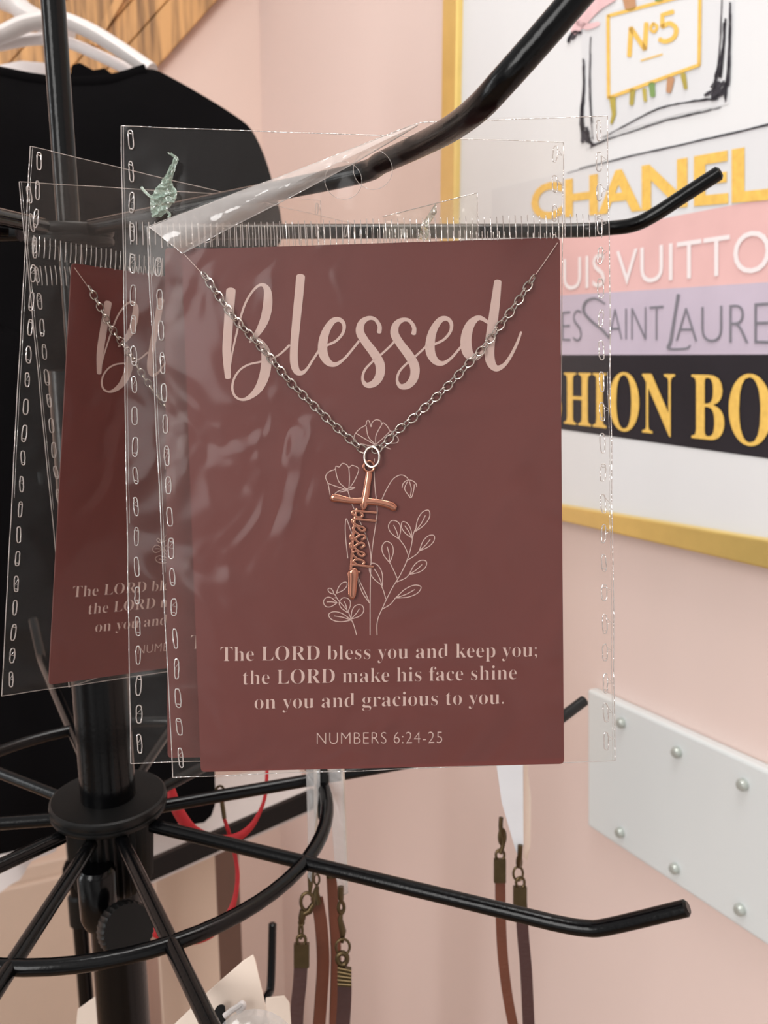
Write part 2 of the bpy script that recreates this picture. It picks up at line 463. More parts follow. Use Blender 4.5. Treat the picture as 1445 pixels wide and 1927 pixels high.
for mt, ss in (('olive_ink', ([(1152, 185, 12), (1155, 215, 8), (1150, 232, 5)], [(1190, 170, 10), (1188, 196, 8)], [(1285, 140, 10), (1290, 166, 7)], [(1212, 168, 8), (1214, 190, 6)])),
               ('green_ink', ([(1226, 158, 12), (1228, 180, 10)], [(1240, 0, 16), (1242, -20, 20)])),
               ('brown_ink', ([(1262, 148, 14), (1258, 172, 10)], [(1186, 14, 22), (1180, -20, 24)]))):
    for st in ss:
        mb = MB(); ribbon2(mb, st, mp); mb.build('brush_stroke', M[mt], picture, smooth=False)
band('bottle_label', M['paper'], [(1144, 30), (1317, -16), (1315, 122), (1145, 184)], 0.0009)
mb = MB()
Lq = [(1144, 30), (1317, -16), (1315, 122), (1145, 184)]
for a in range(4): ribbon2(mb, [(*Lq[a], 6.5), (*Lq[(a + 1) % 4], 6.5)], mp)
for s in ([(1184, 105, 9), (1187, 53, 9)], [(1187, 53, 9), (1213, 92, 9)], [(1213, 92, 9), (1216, 44, 9)],
          [(1266, 22, 9), (1246, 28, 9), (1246, 50, 9)], [(1206, 114, 3), (1246, 102, 3)]): ribbon2(mb, s, mp)
ribbon2(mb, crom([(1246, 50, 9), (1260, 44, 9), (1272, 54, 9), (1268, 70, 9), (1252, 78, 9), (1241, 74, 9)], 5), mp)
ribbon2(mb, crom([(1229, 44, 6), (1236, 50, 6), (1231, 60, 6), (1224, 54, 6), (1229, 44, 6)], 5), mp)
mb.build('label_lettering', M['gold_ink'], picture, smooth=False)

# ------------------------------------------------------------------ white enamel panel on the wall
def wl(x, y, o=0.0): return on_wall(x, y, o)
panel = empty('wall_panel', wl(1275, 1600), 'white enamel board fixed to pink wall below the gold-framed print', 'board')
mb = MB(); prism(mb, [wl(1105, 1296, .014), wl(1105, 1554, .014), wl(1500, 1818, .014), wl(1500, 1476, .014)], -WALL_N * 0.0135)
bevel(mb.build('board', M['enamel'], panel, smooth=False), 0.003)
for (x, y) in ((1171, 1360), (1276, 1415), (1400, 1476), (1169, 1566), (1272, 1634), (1395, 1711)):
    mb = MB(); c = wl(x, y, .0141); R3 = WALL_N.to_track_quat('Z', 'Y').to_matrix()
    lathe(mb, c, [(0.0055, 0), (0.0055, 0.004), (0.004, 0.006), (0.0012, 0.0064)], 18, M3=R3)
    mb.build('screw_cap', M['screw'], panel)

# ------------------------------------------------------------------ behind: board, added wall-shade block, table, clothes
BP = c0 + BN * 0.02


def on_back(x, y, o=0.0): return on_plane(x, y, c0 + BN * o, BN)


def grain_mat(name, dirv):
    m = mat(name, (186, 142, 92), 0.6, var=0.12, scale=8); nt = m.node_tree; b = nt.nodes['Principled BSDF']
    tc = nt.nodes.new('ShaderNodeTexCoord'); mp_ = nt.nodes.new('ShaderNodeMapping')
    mp_.inputs['Rotation'].default_value = (0, math.atan2(dirv.x, dirv.z), 0); mp_.inputs['Scale'].default_value = (38, 10, 2.2)
    nz = nt.nodes.new('ShaderNodeTexNoise'); nz.inputs['Scale'].default_value = 1.6; nz.inputs['Detail'].default_value = 6; nz.inputs['Distortion'].default_value = 0.6
    nt.links.new(tc.outputs['Object'], mp_.inputs[0]); nt.links.new(mp_.outputs[0], nz.inputs['Vector'])
    cr = nt.nodes.new('ShaderNodeValToRGB'); cr.color_ramp.elements[0].position = .34; cr.color_ramp.elements[1].position = .62
    cr.color_ramp.elements[0].color = lin((112, 82, 56)); cr.color_ramp.elements[1].color = lin((208, 160, 104))
    nt.links.new(nz.outputs['Fac'], cr.inputs[0]); nt.links.new(cr.outputs[0], b.inputs['Base Color']); return m


wA, wB = on_back(284, 140, .03), on_back(430, -24, .03)
M['wood'] = grain_mat('weathered_plank_wood', (wB - wA))
wood = empty('plank_panel', wA, 'slanting panel of weathered honey-brown planks behind the white hangers', 'wood panel')
for k, (a0, a1) in enumerate(((0, 96), (98, 168), (170, 300), (302, 420))):     # planks side by side along the slant
    x0, x1 = 284 - a0, 284 - a1
    mb = MB(); prism(mb, [on_back(x0, 140 + a0 * .06, .03), on_back(x0 + 146, -24 + a0 * .06, .03), on_back(x0 + 186, -69, .03), on_back(x1 + 186, -69, .03), on_back(x1 + 146, -24 + a1 * .06, .03), on_back(x1, 140 + a1 * .06, .03)], -BN * .028)
    bevel(mb.build('plank', M['wood'], wood, smooth=False), .003)
mb = MB(); prism(mb, [on_back(166, 84, .031), on_back(180, 90, .031), on_back(250, -30, .031), on_back(236, -36, .031)], BN * .012)
mb.build('batten', M['wood'], wood, smooth=False)

q0, q1 = on_back(-260, 1600, .30), on_back(186, 1600, .30)  # added tan block: shade on the lower back wall put into its colour
shade_block = empty('wall_shade_block', (q0 + q1) / 2 - Vector((0, 0, q0.z)), 'added tan block below the black t-shirt at the left, coloured as wall shade', 'wall_shade_block')
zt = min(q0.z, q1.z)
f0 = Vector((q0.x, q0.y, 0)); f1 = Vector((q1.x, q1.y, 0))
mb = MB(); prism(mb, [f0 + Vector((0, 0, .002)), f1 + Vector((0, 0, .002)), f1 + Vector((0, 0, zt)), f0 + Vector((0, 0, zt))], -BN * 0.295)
bevel(mb.build('block_body', M['tan_board'], shade_block, smooth=False), 0.004)
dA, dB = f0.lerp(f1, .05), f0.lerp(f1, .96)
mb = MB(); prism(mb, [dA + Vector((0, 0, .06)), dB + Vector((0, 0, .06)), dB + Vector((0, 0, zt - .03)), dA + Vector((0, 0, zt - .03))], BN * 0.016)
bevel(mb.build('block_front', M['tan_board'], shade_block, smooth=False), 0.003)

ZT = CAM.z - 0.57
tA, tB, tC, tD = on_z(150, 1690, ZT), on_z(585, 1500, ZT), on_z(560, 1440, ZT), on_z(150, 1500, ZT)
table = empty('display_table', ((tA + tC) / 2) * 1.0 - Vector((0, 0, ZT)), 'black-edged white display table behind the revolving rack', 'table')
mb = MB(); prism(mb, [tA, tB, tC, tD], (0, 0, -0.02)); mb.build('table_top', M['white_plastic'], table, smooth=False)
mb = MB(); e = (tB - tA).normalized(); nf = Vector((e.y, -e.x, 0)); nf = nf if nf.y < 0 else -nf
prism(mb, [tA + nf * .001 + Vector((0, 0, .012)), tB + nf * .001 + Vector((0, 0, .012)), tB + nf * .001 + Vector((0, 0, -.012)), tA + nf * .001 + Vector((0, 0, -.012))], nf * .006)
mb.build('edge_rail', M['black_metal'], table, smooth=False)
pc = on_z(222, 1590, ZT)
mb = MB(); lathe(mb, Vector((pc.x, pc.y, .001)), [(.16, 0), (.16, .012), (.02, .02), (.018, .03), (.018, ZT - .05), (.06, ZT - .0215)], 28)
mb.build('pedestal', M['black_metal'], table)

# tall carton under the table
g0 = P(296, 1700, 1.12); g1 = P(408, 1700, 1.16); g2 = P(452, 1700, 1.30)
za = ZT - 0.06
box = empty('carton', Vector((g1.x, g1.y, 0)), 'tall tan carton with dark brown side standing under the display table', 'carton')
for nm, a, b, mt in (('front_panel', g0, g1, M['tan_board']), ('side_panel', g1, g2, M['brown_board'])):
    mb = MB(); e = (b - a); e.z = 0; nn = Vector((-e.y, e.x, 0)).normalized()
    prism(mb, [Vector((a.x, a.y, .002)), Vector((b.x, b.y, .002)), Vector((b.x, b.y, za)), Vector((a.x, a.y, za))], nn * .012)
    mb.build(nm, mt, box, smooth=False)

# clothes rail carrying the garments
RD = 0.95
stand = empty('clothes_stand', Vector((P(148, 1700, 1.02).x, P(148, 1700, 1.02).y, 0)), 'black clothes stand upright with collar behind the rack post', 'clothes stand')
b0 = P(148, 1700, 1.02)
mb = MB(); tube(mb, [Vector((b0.x, b0.y, .02)), Vector((b0.x, b0.y, 1.65))], .0085, 16)
mb.build('upright', M['black_metal'], stand)
cz = P(148, 1735, 1.02).z
mb = MB(); lathe(mb, Vector((b0.x, b0.y, cz)), [(.0086, -.006), (.0115, -.004), (.0115, .03), (.0086, .033)], 20); mb.build('collar', M['black_plastic'], stand)
mb = MB(); tube(mb, [Vector((b0.x, b0.y - .22, .012)), Vector((b0.x, b0.y + .22, .012))], .011, 12); tube(mb, [Vector((b0.x - .2, b0.y, .012)), Vector((b0.x + .2, b0.y, .012))], .011, 12)
mb.build('foot', M['black_metal'], stand)

def garment(name, outline, d, thick, m, label, ribpts=None, hook=None, folds=6):
    cx = sum(q[0] for q in outline) / len(outline); cy = sum(q[1] for q in outline) / len(outline)
    pts = crom([(x, y) for x, y in outline], 4, closed=True)
    base = P(cx, max(q[1] for q in outline), d); root = empty(name, base, label, 't-shirt')
    mb = MB(); n = len(pts); K = 7
    for side in (-1, 1):
        k0 = len(mb.v)
        for k in range(K + 1):
            s = 1 - k / K; h = thick * math.sin(math.acos(max(0, min(1, s)) ** 2.2)) if s < 1 else 0
            for (x, y) in pts:
                px, py = cx + (x - cx) * s, cy + (y - cy) * s
                q = P(px, py, d); fo = 0.006 * math.sin(px * 0.045 + 1.3 * math.sin(py * .008)) * (1 - s ** 4) + .004 * math.sin(py * .03 + px * .01) * (1 - s ** 4)
                mb.v.append(q + Vector((0, 1, 0)) * (side * (h + fo)))
        for k in range(K):
            for j in range(n):
                j2 = (j + 1) % n; mb.f.append((k0 + k * n + j, k0 + k * n + j2, k0 + (k + 1) * n + j2, k0 + (k + 1) * n + j))
    mb.build('body', m, root)
    if ribpts:
        mb = MB(); tube(mb, [P(x, y, d - .004) for x, y in crom(ribpts, 6)], .006, 10, flat=.5, nrm=(0, 1, 0)); mb.build('collar', m, root)
    return root


black_out = [(-55, 128), (0, 134), (60, 146), (130, 153), (210, 148), (275, 129), (330, 150), (440, 216), (480, 255), (512, 340), (530, 450), (470, 520), (420, 640), (408, 1000), (404, 1400), (398, 1535), (320, 1552), (200, 1565), (100, 1572), (0, 1608), (-160, 1600), (-190, 700), (-230, 520), (-330, 430), (-260, 240), (-160, 160)]
garment('t_shirt', black_out, .95, .045, M['black_cloth'], 'black t-shirt hanging behind the rack at the upper left', [(-55, 130), (0, 136), (60, 148), (130, 155), (210, 150), (275, 131)])
tee = bpy.data.objects['t_shirt']
mb = MB(); mb.add([P(x, y, .99) for x, y in ((128, 158), (136, 122), (150, 118), (176, 132), (196, 128), (226, 150))], [(0, 1, 2, 3, 4, 5)])
mb.build('back_neck', M['black_cloth'], tee, smooth=False)
white_out = [(-60, 150), (20, 118), (60, 116), (96, 124), (118, 160), (300, 200), (360, 300), (330, 1000), (110, 1480), (112, 1590), (60, 1620), (20, 1665), (-120, 1670), (-200, 900), (-180, 300)]
garment('t_shirt', white_out, 1.10, .03, M['white_cloth'], 'white t-shirt half hidden behind the black one, white neck showing')


def hanger(pts, r, d, label, m, hx):
    root = empty('coat_hanger', P(hx, 60, d), label, 'hanger', 'white plastic hangers')
    pp = [P(x, y, d) for x, y in crom(pts, 6)]
    mb = MB(); tube(mb, pp, r, 12, flat=1.6, nrm=(0, 1, 0)); mb.build('shoulder_bar', m, root)
    t = min(pp, key=lambda q: abs(q.x - P(hx, 60, d).x))
    mb = MB(); top = 2.37
    hk = [t, t + Vector((0, 0, .04)), Vector((t.x, t.y, top - .05)), Vector((t.x + .015, t.y, top - .02)), Vector((t.x + .012, t.y, top + .012)), Vector((t.x - .006, t.y, top + .018)), Vector((t.x - .02, t.y, top + .002))]
    tube(mb, [Vector(q) for q in crom([tuple(q) for q in hk], 5)], .002, 8); mb.build('hook', M['steel'], root)
    return root


hanger([(-180, 150), (-90, 92), (0, 66), (50, 44), (108, 36), (165, 56), (225, 92), (286, 134)], .0085, 1.00, 'white hanger topmost above the black t-shirt neck', M['white_plastic'], 114)
hanger([(-180, 170), (-90, 100), (0, 84), (60, 74), (120, 78), (185, 104), (262, 142)], .0062, 1.03, 'white hanger just below the topmost one, above black t-shirt neck', M['white_cloth'], 118)
hanger([(-160, 10), (-70, -20), (20, 4), (50, 26), (84, 44), (130, 60)], .012, 1.06, 'white hanger in the top left corner beside the rack post', M['white_plastic'], 110)

# ------------------------------------------------------------------ revolving rack
AX, AY = -0.1155, 0.3455
Z1, Z2, Z3 = CAM.z + 0.0315, CAM.z - 0.201, CAM.z - 0.45
RR = 0.0028
rack = empty('revolving_rack', Vector((AX, AY, 0)), 'black wire revolving display rack with bent arms and centre post', 'display rack')


def axp(z): return Vector((AX, AY, z))


mb = MB(); tube(mb, [axp(.03), axp(Z2 - .035)], .0112, 28); mb.build('lower_post', M['black_metal'], rack)
mb = MB(); tube(mb, [axp(Z2 - .02), axp(Z1 - .05)], .0112, 28); mb.build('post', M['black_metal'], rack)
mb = MB(); tube(mb, [axp(Z1 - .06), axp(Z1 + .155)], .0042, 20); mb.build('upper_post', M['black_metal'], rack)
mb = MB(); lathe(mb, axp(Z1 + .148), [(.0055, -.006), (.0062, -.004), (.0062, .05), (.005, .055)], 24); mb.build('post_cap', M['black_plastic'], rack)
# hubs
for z, r in ((Z1, .016), (Z2 + .004, .0238), (Z3, .0238)):
    mb = MB(); lathe(mb, axp(z), [(r * .9, -.0042), (r * .97, -.0042), (r * .99, -.0034), (r * .985, -.0024), (r * .955, -.002), (r * .955, -.0012), (r * .99, -.0008), (r, .0004), (r * .99, .0018), (r * .955, .0024), (r * .9, .0022), (.012, .0022)], 48)
    mb.build('hub', M['black_plastic'], rack)
mb = MB(); lathe(mb, axp(Z2), [(.0150, -.034), (.0165, -.032), (.0178, -.006), (.0178, -.001)], 72, ribs=1, rdepth=.0013)
mb.build('knurled_collar', M['black_plastic'], rack)
# clamp + thumb screw
kc_ = P(237, 1748, .352); kd = (CAM - kc_).normalized(); kd = (kd + Vector((.30, 0, -.16))).normalized(); R3 = kd.to_track_quat('Z', 'Y').to_matrix()
mb = MB(); lathe(mb, P(185, 1690, .366), [(.006, -.012), (.0075, -.008), (.0075, .012), (.006, .014)], 20); mb.build('clamp', M['black_metal'], rack)
mb = MB(); lathe(mb, kc_, [(.004, -.02), (.004, -.006), (.0098, -.005), (.0104, -.004), (.0104, .003), (.0098, .004)], 64, ribs=1, rdepth=.0004, M3=R3); mb.build('thumb_screw', M['black_plastic'], rack)
# stiffening hoop
mb = MB(); tube(mb, [Vector((AX + .0915 * math.cos(a), AY + .0915 * math.sin(a), Z2 - .003)) for a in np.linspace(0, 2 * math.pi, 72, endpoint=False)], RR, 12, closed=True)
mb.build('hoop', M['black_metal'], rack)


def arm(z, deg, r0=.0215, rb=.198, rt=.230, rise=.017):
    a = math.radians(deg); d = Vector((math.cos(a), math.sin(a), 0)); c = axp(z)
    pts = [c + d * r0, c + d * (r0 * .5 + rb * .5), c + d * (rb - .02), c + d * (rb - .01), c + d * rb + Vector((0, 0, .0008)), c + d * (rb + .008) + Vector((0, 0, .0036)), c + d * rt + Vector((0, 0, rise))]
    t = [Vector(q) for q in crom([tuple(q) for q in pts], 5)]
    rs = [RR] * len(t); t.append(t[-1] + (t[-1] - t[-2]).normalized() * .0008); rs.append(RR * .7)
    mb = MB(); tube(mb, t, rs, 14); return mb.build('arm', M['black_metal'], rack)


for deg in (149, 188, 229, 267, 299, 338.3, 20, 54, 86, 118): arm(Z2 - .003, deg)
for deg in (163, 214, 265): arm(Z1, deg)
for deg in (79, 30, 341, 290, 239, 188, 137): arm(Z3, deg, rb=.19, rt=.205, rise=.045)


def arm_px(q):
    t = [Vector(p) for p in crom([tuple(P(*k)) for k in q], 6)]
    rs = [RR] * len(t); t.append(t[-1] + (t[-1] - t[-2]).normalized() * .0008); rs.append(RR * .7)
    mb = MB(); tube(mb, t, rs, 18); return mb.build('arm', M['black_metal'], rack)


hubp = axp(Z1)
def with_hub(first, q):
    t = [tuple(hubp.lerp(P(*q[0]), .1)), tuple(hubp.lerp(P(*q[0]), .6))] + [tuple(P(*k)) for k in q]
    t = [Vector(p) for p in crom(t, 7)]
    rs = [RR] * len(t); t.append(t[-1] + (t[-1] - t[-2]).normalized() * .0008); rs.append(RR * .7)
    mb = MB(); tube(mb, t, rs, 18); return mb.build('arm', M['black_metal'], rack)


with_hub(0, [(660, 330, .246), (720, 305, .234), (790, 273, .216), (850, 241, .197), (900, 203, .181), (945, 155, .173), (1010, 82, .169), (1100, -22, .165)])
with_hub(0, [(1060, 434, .362), (1150, 429, .355), (1195, 422, .350), (1235, 402, .346), (1290, 366, .342), (1352, 326, .338)])
for deg in (30, 150, 270):
    a = math.radians(deg); d = Vector((math.cos(a), math.sin(a), 0))
    mb = MB(); tube(mb, [axp(.05) + d * .01, Vector((AX, AY, .03)) + d * .09, Vector((AX, AY, .009)) + d * .2], .007, 12); mb.build('foot', M['black_metal'], rack)

# ------------------------------------------------------------------ bag frames
BW, BH = 0.1143, 0.1630


def solve_bag(tl, tr, bl, g=(.225, .225, .232)):
    """three photo corners of a BW x BH rectangle -> origin and axes"""
    r = [np.array(ray(*q)) for q in (tl, tr, bl)]; x = np.array(g, float)

    def res(x):
        p = [r[i] * x[i] for i in range(3)]; a = p[1] - p[0]; b = p[2] - p[0]
        return np.array([a @ a / BW ** 2 - 1, b @ b / BH ** 2 - 1, a @ b / (BW * BH)])
    for _ in range(60):
        f = res(x); J = np.zeros((3, 3))
        for k in range(3):
            y = x.copy(); y[k] += 1e-6; J[:, k] = (res(y) - f) / 1e-6
        x = x - np.clip(np.linalg.lstsq(J, f, rcond=None)[0], -.02, .02)
    p = [CAM + Vector(r[i] * x[i]) for i in range(3)]
    return p[0], (p[1] - p[0]).normalized(), (p[2] - p[0]).normalized(), x


def solve_side(tl, bl, ex, g=(.275, .285)):
    """two photo corners of the left edge and the direction of the top edge"""
    r = [np.array(ray(*q)) for q in (tl, bl)]; e = np.array(ex); x = np.array(g, float)

    def res(x):
        b = r[1] * x[1] - r[0] * x[0]; return np.array([b @ b / BH ** 2 - 1, b @ e / BH])
    for _ in range(80):
        f = res(x); J = np.zeros((2, 2))
        for k in range(2):
            y = x.copy(); y[k] += 1e-6; J[:, k] = (res(y) - f) / 1e-6
        x = x - np.clip(np.linalg.lstsq(J, f, rcond=None)[0], -.02, .02)
    p = [CAM + Vector(r[i] * x[i]) for i in range(2)]
    return p[0], Vector(ex), (p[1] - p[0]).normalized(), x


def bag_matrix(O, ex, ey):
    ey = (ey - ex * ex.dot(ey)).normalized(); n = ey.cross(ex).normalized()
    m = Matrix.Identity(4); c = O + ex * BW / 2 + ey * BH
    for i in range(3): m[i][0], m[i][1], m[i][2], m[i][3] = ex[i], -ey[i], n[i], c[i]
    return m


def cam_dir(a, b, c): return (RT * a + UP * b + FW * c).normalized()


S1 = solve_bag((268, 236), (1143, 218), (325, 1463))
S2 = solve_bag((228, 237), (1060, 268), (246, 1437), (.233, .235, .24))
S3 = solve_side((57, 275), (3, 1310), cam_dir(.76, .02, .65))
S4 = solve_side((36, 342), (130, 1293), cam_dir(.73, .18, .66), (.30, .30))
print('BAGS', S1[3], S2[3], S3[3], S4[3])
B1, B2, B3, B4 = (bag_matrix(*s[:3]) for s in (S1, S2, S3, S4))
B1n = Vector((B1[0][2], B1[1][2], B1[2][2])); B1inv = B1.inverted()


def b1(x, y, n=0.0):
    """photo pixel -> world point on the front bag's plane, n metres above it"""
    p0 = B1.translation + B1n * n; return on_plane(x, y, p0, B1n)


def b1l(x, y, n=0.0): return B1inv @ b1(x, y, n)


HOLE = Vector((-.0012, BH - .0118)); HR = .0048


def film_sheet(sgn, seed, fold=None, nx=40, ny=58):
    mb = bmesh.new(); g = []
    for j in range(ny + 1):
        row = []
        for i in range(nx + 1):
            x = (i / nx - .5) * BW; y = (j / ny) * BH
            ed = min(1, min(i, nx - i) / 5) * min(1, j / 5)
            low = 1 if y < BH * .83 else max(0, 1 - (y - BH * .83) / .01)
            bul = (.0022 * ed * (.35 + .65 * low) if sgn > 0 else -.0011 * ed)
            if sgn > 0: bul += .0012 * ed * low * math.exp(-((x - .0) / .02) ** 2 - ((y - .06) / .04) ** 2)
            rp = noise.noise(Vector((x * 38 + seed, y * 26, seed * 1.7))) * .0007 + noise.noise(Vector((x * 110 + y * 40, y * 60, seed))) * .00025
            row.append(mb.verts.new((x, y, bul + rp * ed * (1 if sgn > 0 else .5))))
        g.append(row)
    for j in range(ny):
        for i in range(nx): mb.faces.new((g[j][i], g[j][i + 1], g[j + 1][i + 1], g[j + 1][i]))
    # hang hole
    kill = [f for f in mb.faces if any((Vector(v.co[:2]) - HOLE).length < HR for v in f.verts)]
    bmesh.ops.delete(mb, geom=kill, context='FACES')
    for v in mb.verts:
        if v.is_boundary:
            q = Vector(v.co[:2]) - HOLE
            if q.length < HR * 2.2: q = HOLE + q.normalized() * HR; v.co.x, v.co.y = q.x, q.y
    if fold:
        a, b = fold; t = (b - a); nrm = Vector((-t.y, t.x, 0))
        if nrm.y < 0: nrm = -nrm
        bmesh.ops.bisect_plane(mb, geom=mb.verts[:] + mb.edges[:] + mb.faces[:], plane_co=a, plane_no=nrm, clear_outer=True)
    out = MB(); mb.verts.ensure_lookup_table(); mb.verts.index_update()
    out.add([v.co.copy() for v in mb.verts], [tuple(v.index for v in f.verts) for f in mb.faces]); mb.free()
    return out


def make_bag(mtx, label, fold=None, seed=1.0):
    root = empty('clear_bag', mtx, label, 'plastic bag', 'clear plastic bags on the front arm')
    film_sheet(1, seed, fold).build('front_film', M['film'], root, local=True)
    film_sheet(-1, seed + 5, fold).build('back_film', M['film_back'], root, local=True)
    x0, x1 = -BW / 2, BW / 2
    if fold: a, b = fold
    # welded rims
    rim = [(x0, BH), (x1, BH), (x1, 0), (x0, 0)] if not fold else [(a.x, a.y), (b.x, b.y), (x1, BH), (x1, 0), (x0, 0)]
    mb = MB()
    for k in range(len(rim)):
        p, q = Vector((*rim[k], 0)), Vector((*rim[(k + 1) % len(rim)], 0))
        N = 26; pts = []
        for i in range(N + 1):
            c = p.lerp(q, i / N); c += Vector((noise.noise(c * 60 + Vector((seed, 0, 0))), noise.noise(c * 60 + Vector((0, seed, 3))), 0)) * (.0003 if 0 < i < N else 0); pts.append(c)
        side = abs(p.x - q.x) < abs(p.y - q.y)
        tube(mb, pts, .00013 if side else .00009, 6)
        if side:      # a second weld line beside the edge
            sg = 1 if p.x < 0 else -1
            tube(mb, [c + Vector((sg * .0006, 0, .0001)) for c in pts[10:]], .00006, 5)
    mb.build('rim', M['film_edge'], root, local=True)
    # dashed weld stitches down both sides
    rnd = random.Random(seed * 31)
    for sg in (-1, 1):
        mb = MB(); y = BH - .0012
        while y > .002:
            xx = sg * (BW / 2 - .0024)
            if not (fold and sg < 0 and y > fold[0].y - .003):
                hh = .0023 + rnd.uniform(-.0003, .0003); hw = .0006 + rnd.uniform(-.0001, .0001); lean = rnd.uniform(-.0002, .0002)
                def sp(t): return Vector((xx + lean * math.sin(t) + hw * math.copysign(abs(math.cos(t)) ** .55, math.cos(t)) + rnd.uniform(-.00007, .00007), y - hh + hh * math.copysign(abs(math.sin(t)) ** .75, math.sin(t)), .0006))
                lp = [sp(t) for t in np.linspace(0, 2 * math.pi, 22, endpoint=False)]
                tube(mb, lp, .00015, 6, closed=True)
                if rnd.random() < .5:
                    k = rnd.choice((2, 13)); tube(mb, [lp[k], lp[k].lerp(lp[k + 7], .6), lp[k + 6]], .0001, 5)
                if rnd.random() < .4: tube(mb, [lp[0], lp[0] + Vector((sg * .0012, rnd.uniform(-.001, .001), 0)), lp[2]], .00007, 5)
            y -= .0077
        mb.build('side_weld', M['film_edge'], root, local=True)
    # comb of short seal ticks under the flap
    mb = MB(); x = x0 + .002
    while x < x1 - .001:
        yt = BH * (1 - .147) + rnd.uniform(-.0002, .0002)
        if not (fold and x < fold[0].x + .003): tube(mb, [Vector((x, yt, .0009)), Vector((x + .0001, yt - .0029, .0011)), Vector((x + .0001, yt - .0057, .0009))], .000115, 6)
        x += .00153
    mb.build('seal_comb', M['film_edge'], root, local=True)
    mb = MB(); tube(mb, [Vector((HOLE.x + HR * math.cos(t), HOLE.y + HR * math.sin(t), .0002)) for t in np.linspace(0, 2 * math.pi, 36, endpoint=False)], .00007, 5, closed=True)
    mb.build('hang_hole', M['film_edge'], root, local=True)
    return root


F1, F2 = b1l(281, 427), b1l(790, 231)
F1.x = -BW / 2; F1.z = F2.z = 0
bagA = make_bag(B1, 'nearest clear plastic bag with folded top left corner, facing the camera', (F1, F2), 1.3)
# the turned-over corner strip
mb = MB()
up_ = [(281, 427), (400, 380), (520, 335), (640, 288), (790, 231)]; lo_ = [(343, 477), (440, 425), (545, 372), (665, 308), (786, 236)]
U, L_ = crom(up_, 6), crom(lo_, 6); rows = []
for k in range(7):
    s = k / 6; rows.append([b1(u[0] * (1 - s) + l[0] * s, u[1] * (1 - s) + l[1] * s, .0012 + .0024 * math.sin(math.pi * s) + .0003 * math.sin(i * .9)) for i, (u, l) in enumerate(zip(U, L_))])
n = len(U); mb.add([q for r in rows for q in r], [(k * n + i, k * n + i + 1, (k + 1) * n + i + 1, (k + 1) * n + i) for k in range(6) for i in range(n - 1)])
mb.build('folded_corner', M['film_fold'], bagA)
mb = MB(); tube(mb, [b1(x, y, .0015) for x, y in lo_], .00012, 6); tube(mb, [b1(281, 427, .0015), b1(343, 477, .0015)], .00012, 6)
mb.build('fold_rim', M['film_edge'], bagA)

bagB = make_bag(B2, 'second clear bag, directly behind the nearest one and wider to its left', None, 2.6)



def copy_tree(o, mtx, label=None, group=None):
    c = o.copy(); COL.objects.link(c); c.matrix_world = mtx
    if label: c['label'] = label
    if group: c['group'] = group
    for ch in o.children:
        k = ch.copy(); COL.objects.link(k); k.parent = c
        for g in ch.children:
            h = g.copy(); COL.objects.link(h); h.parent = k
    return c


bagC = copy_tree(bagB, B3, 'clear bag at the left holding the partly visible maroon card')
bagD = copy_tree(bagB, B4, 'rearmost clear bag at the left, its left edge slanting across the other')

mb = MB(); nn_ = Vector((B2[0][2], B2[1][2], B2[2][2]))
fl = lambda x, y, n: on_plane(x, y, B2.translation + nn_ * n, nn_)
rows = []
for k in range(9):
    a = k / 8; rows.append([fl(720 + (898 - 720) * a, (408 - 45 * a) * (1 - b) + (448 + 6 * a) * b, -.004 - .002 * math.sin(9 * a + 3 * b)) for b in (0, .25, .5, .75, 1)])
mb.add([q for r in rows for q in r], [(j * 5 + i, j * 5 + i + 1, j * 5 + i + 6, j * 5 + i + 5) for j in range(8) for i in range(4)])
mb.build('loose_flap', M['film_flap'], bagB)
mb = MB(); tube(mb, [r[0] for r in rows] + rows[-1][1:], .00012, 6); mb.build('flap_rim', M['film_edge'], bagB)
mb = MB(); mb.add([fl(820, 381, -.003), fl(822, 400, -.0035), fl(806, 425, -.003), fl(808, 452, -.004), fl(788, 450, -.003), fl(792, 424, -.002)], [(0, 1, 2, 5), (5, 2, 3, 4)]); mb.build('adhesive_fleck', M['film_irid'], bagB, smooth=False)

# iridescent scrap of adhesive inside the second bag
def b2(x, y, n=0.0):
    nn = Vector((B2[0][2], B2[1][2], B2[2][2])); return on_plane(x, y, B2.translation + nn * n, nn)


scrap = empty('foil_scrap', b2(310, 398, .001), 'crinkled pale green scrap of shiny adhesive stuck in second bag', 'scrap')
mb = MB()
spine = crom([(318, 288, 8), (331, 297, 10), (326, 312, 12), (318, 330, 16), (312, 346, 26), (310, 360, 40), (306, 376, 46), (300, 394, 34), (294, 408, 14)], 4)
rows = []
rr_ = random.Random(4)
for (x, y, w) in spine:
    rows.append([b2(x + w * (k / 6 - .5) * (1 + .4 * noise.noise(Vector((y * .2, k, 0)))), y + rr_.uniform(-2, 2), .003 + rr_.uniform(-.0011, .0011)) for k in range(7)])
n = 7; mb.add([q for r in rows for q in r], [(j * n + i, j * n + i + 1, (j + 1) * n + i + 1, (j + 1) * n + i) for j in range(len(rows) - 1) for i in range(6)])
mb.build('crinkle', M['film_irid'], scrap, smooth=False)
mb = MB()
for pts in ([(306, 366), (288, 372), (274, 362), (266, 352)], [(312, 396), (320, 404), (316, 410)], [(296, 400), (286, 408)], [(324, 352), (331, 362), (326, 382)]):
    tube(mb, [b2(x, y, .003) for x, y in crom(pts, 5)], .00035, 6)
mb.build('strand', M['film_irid'], scrap)

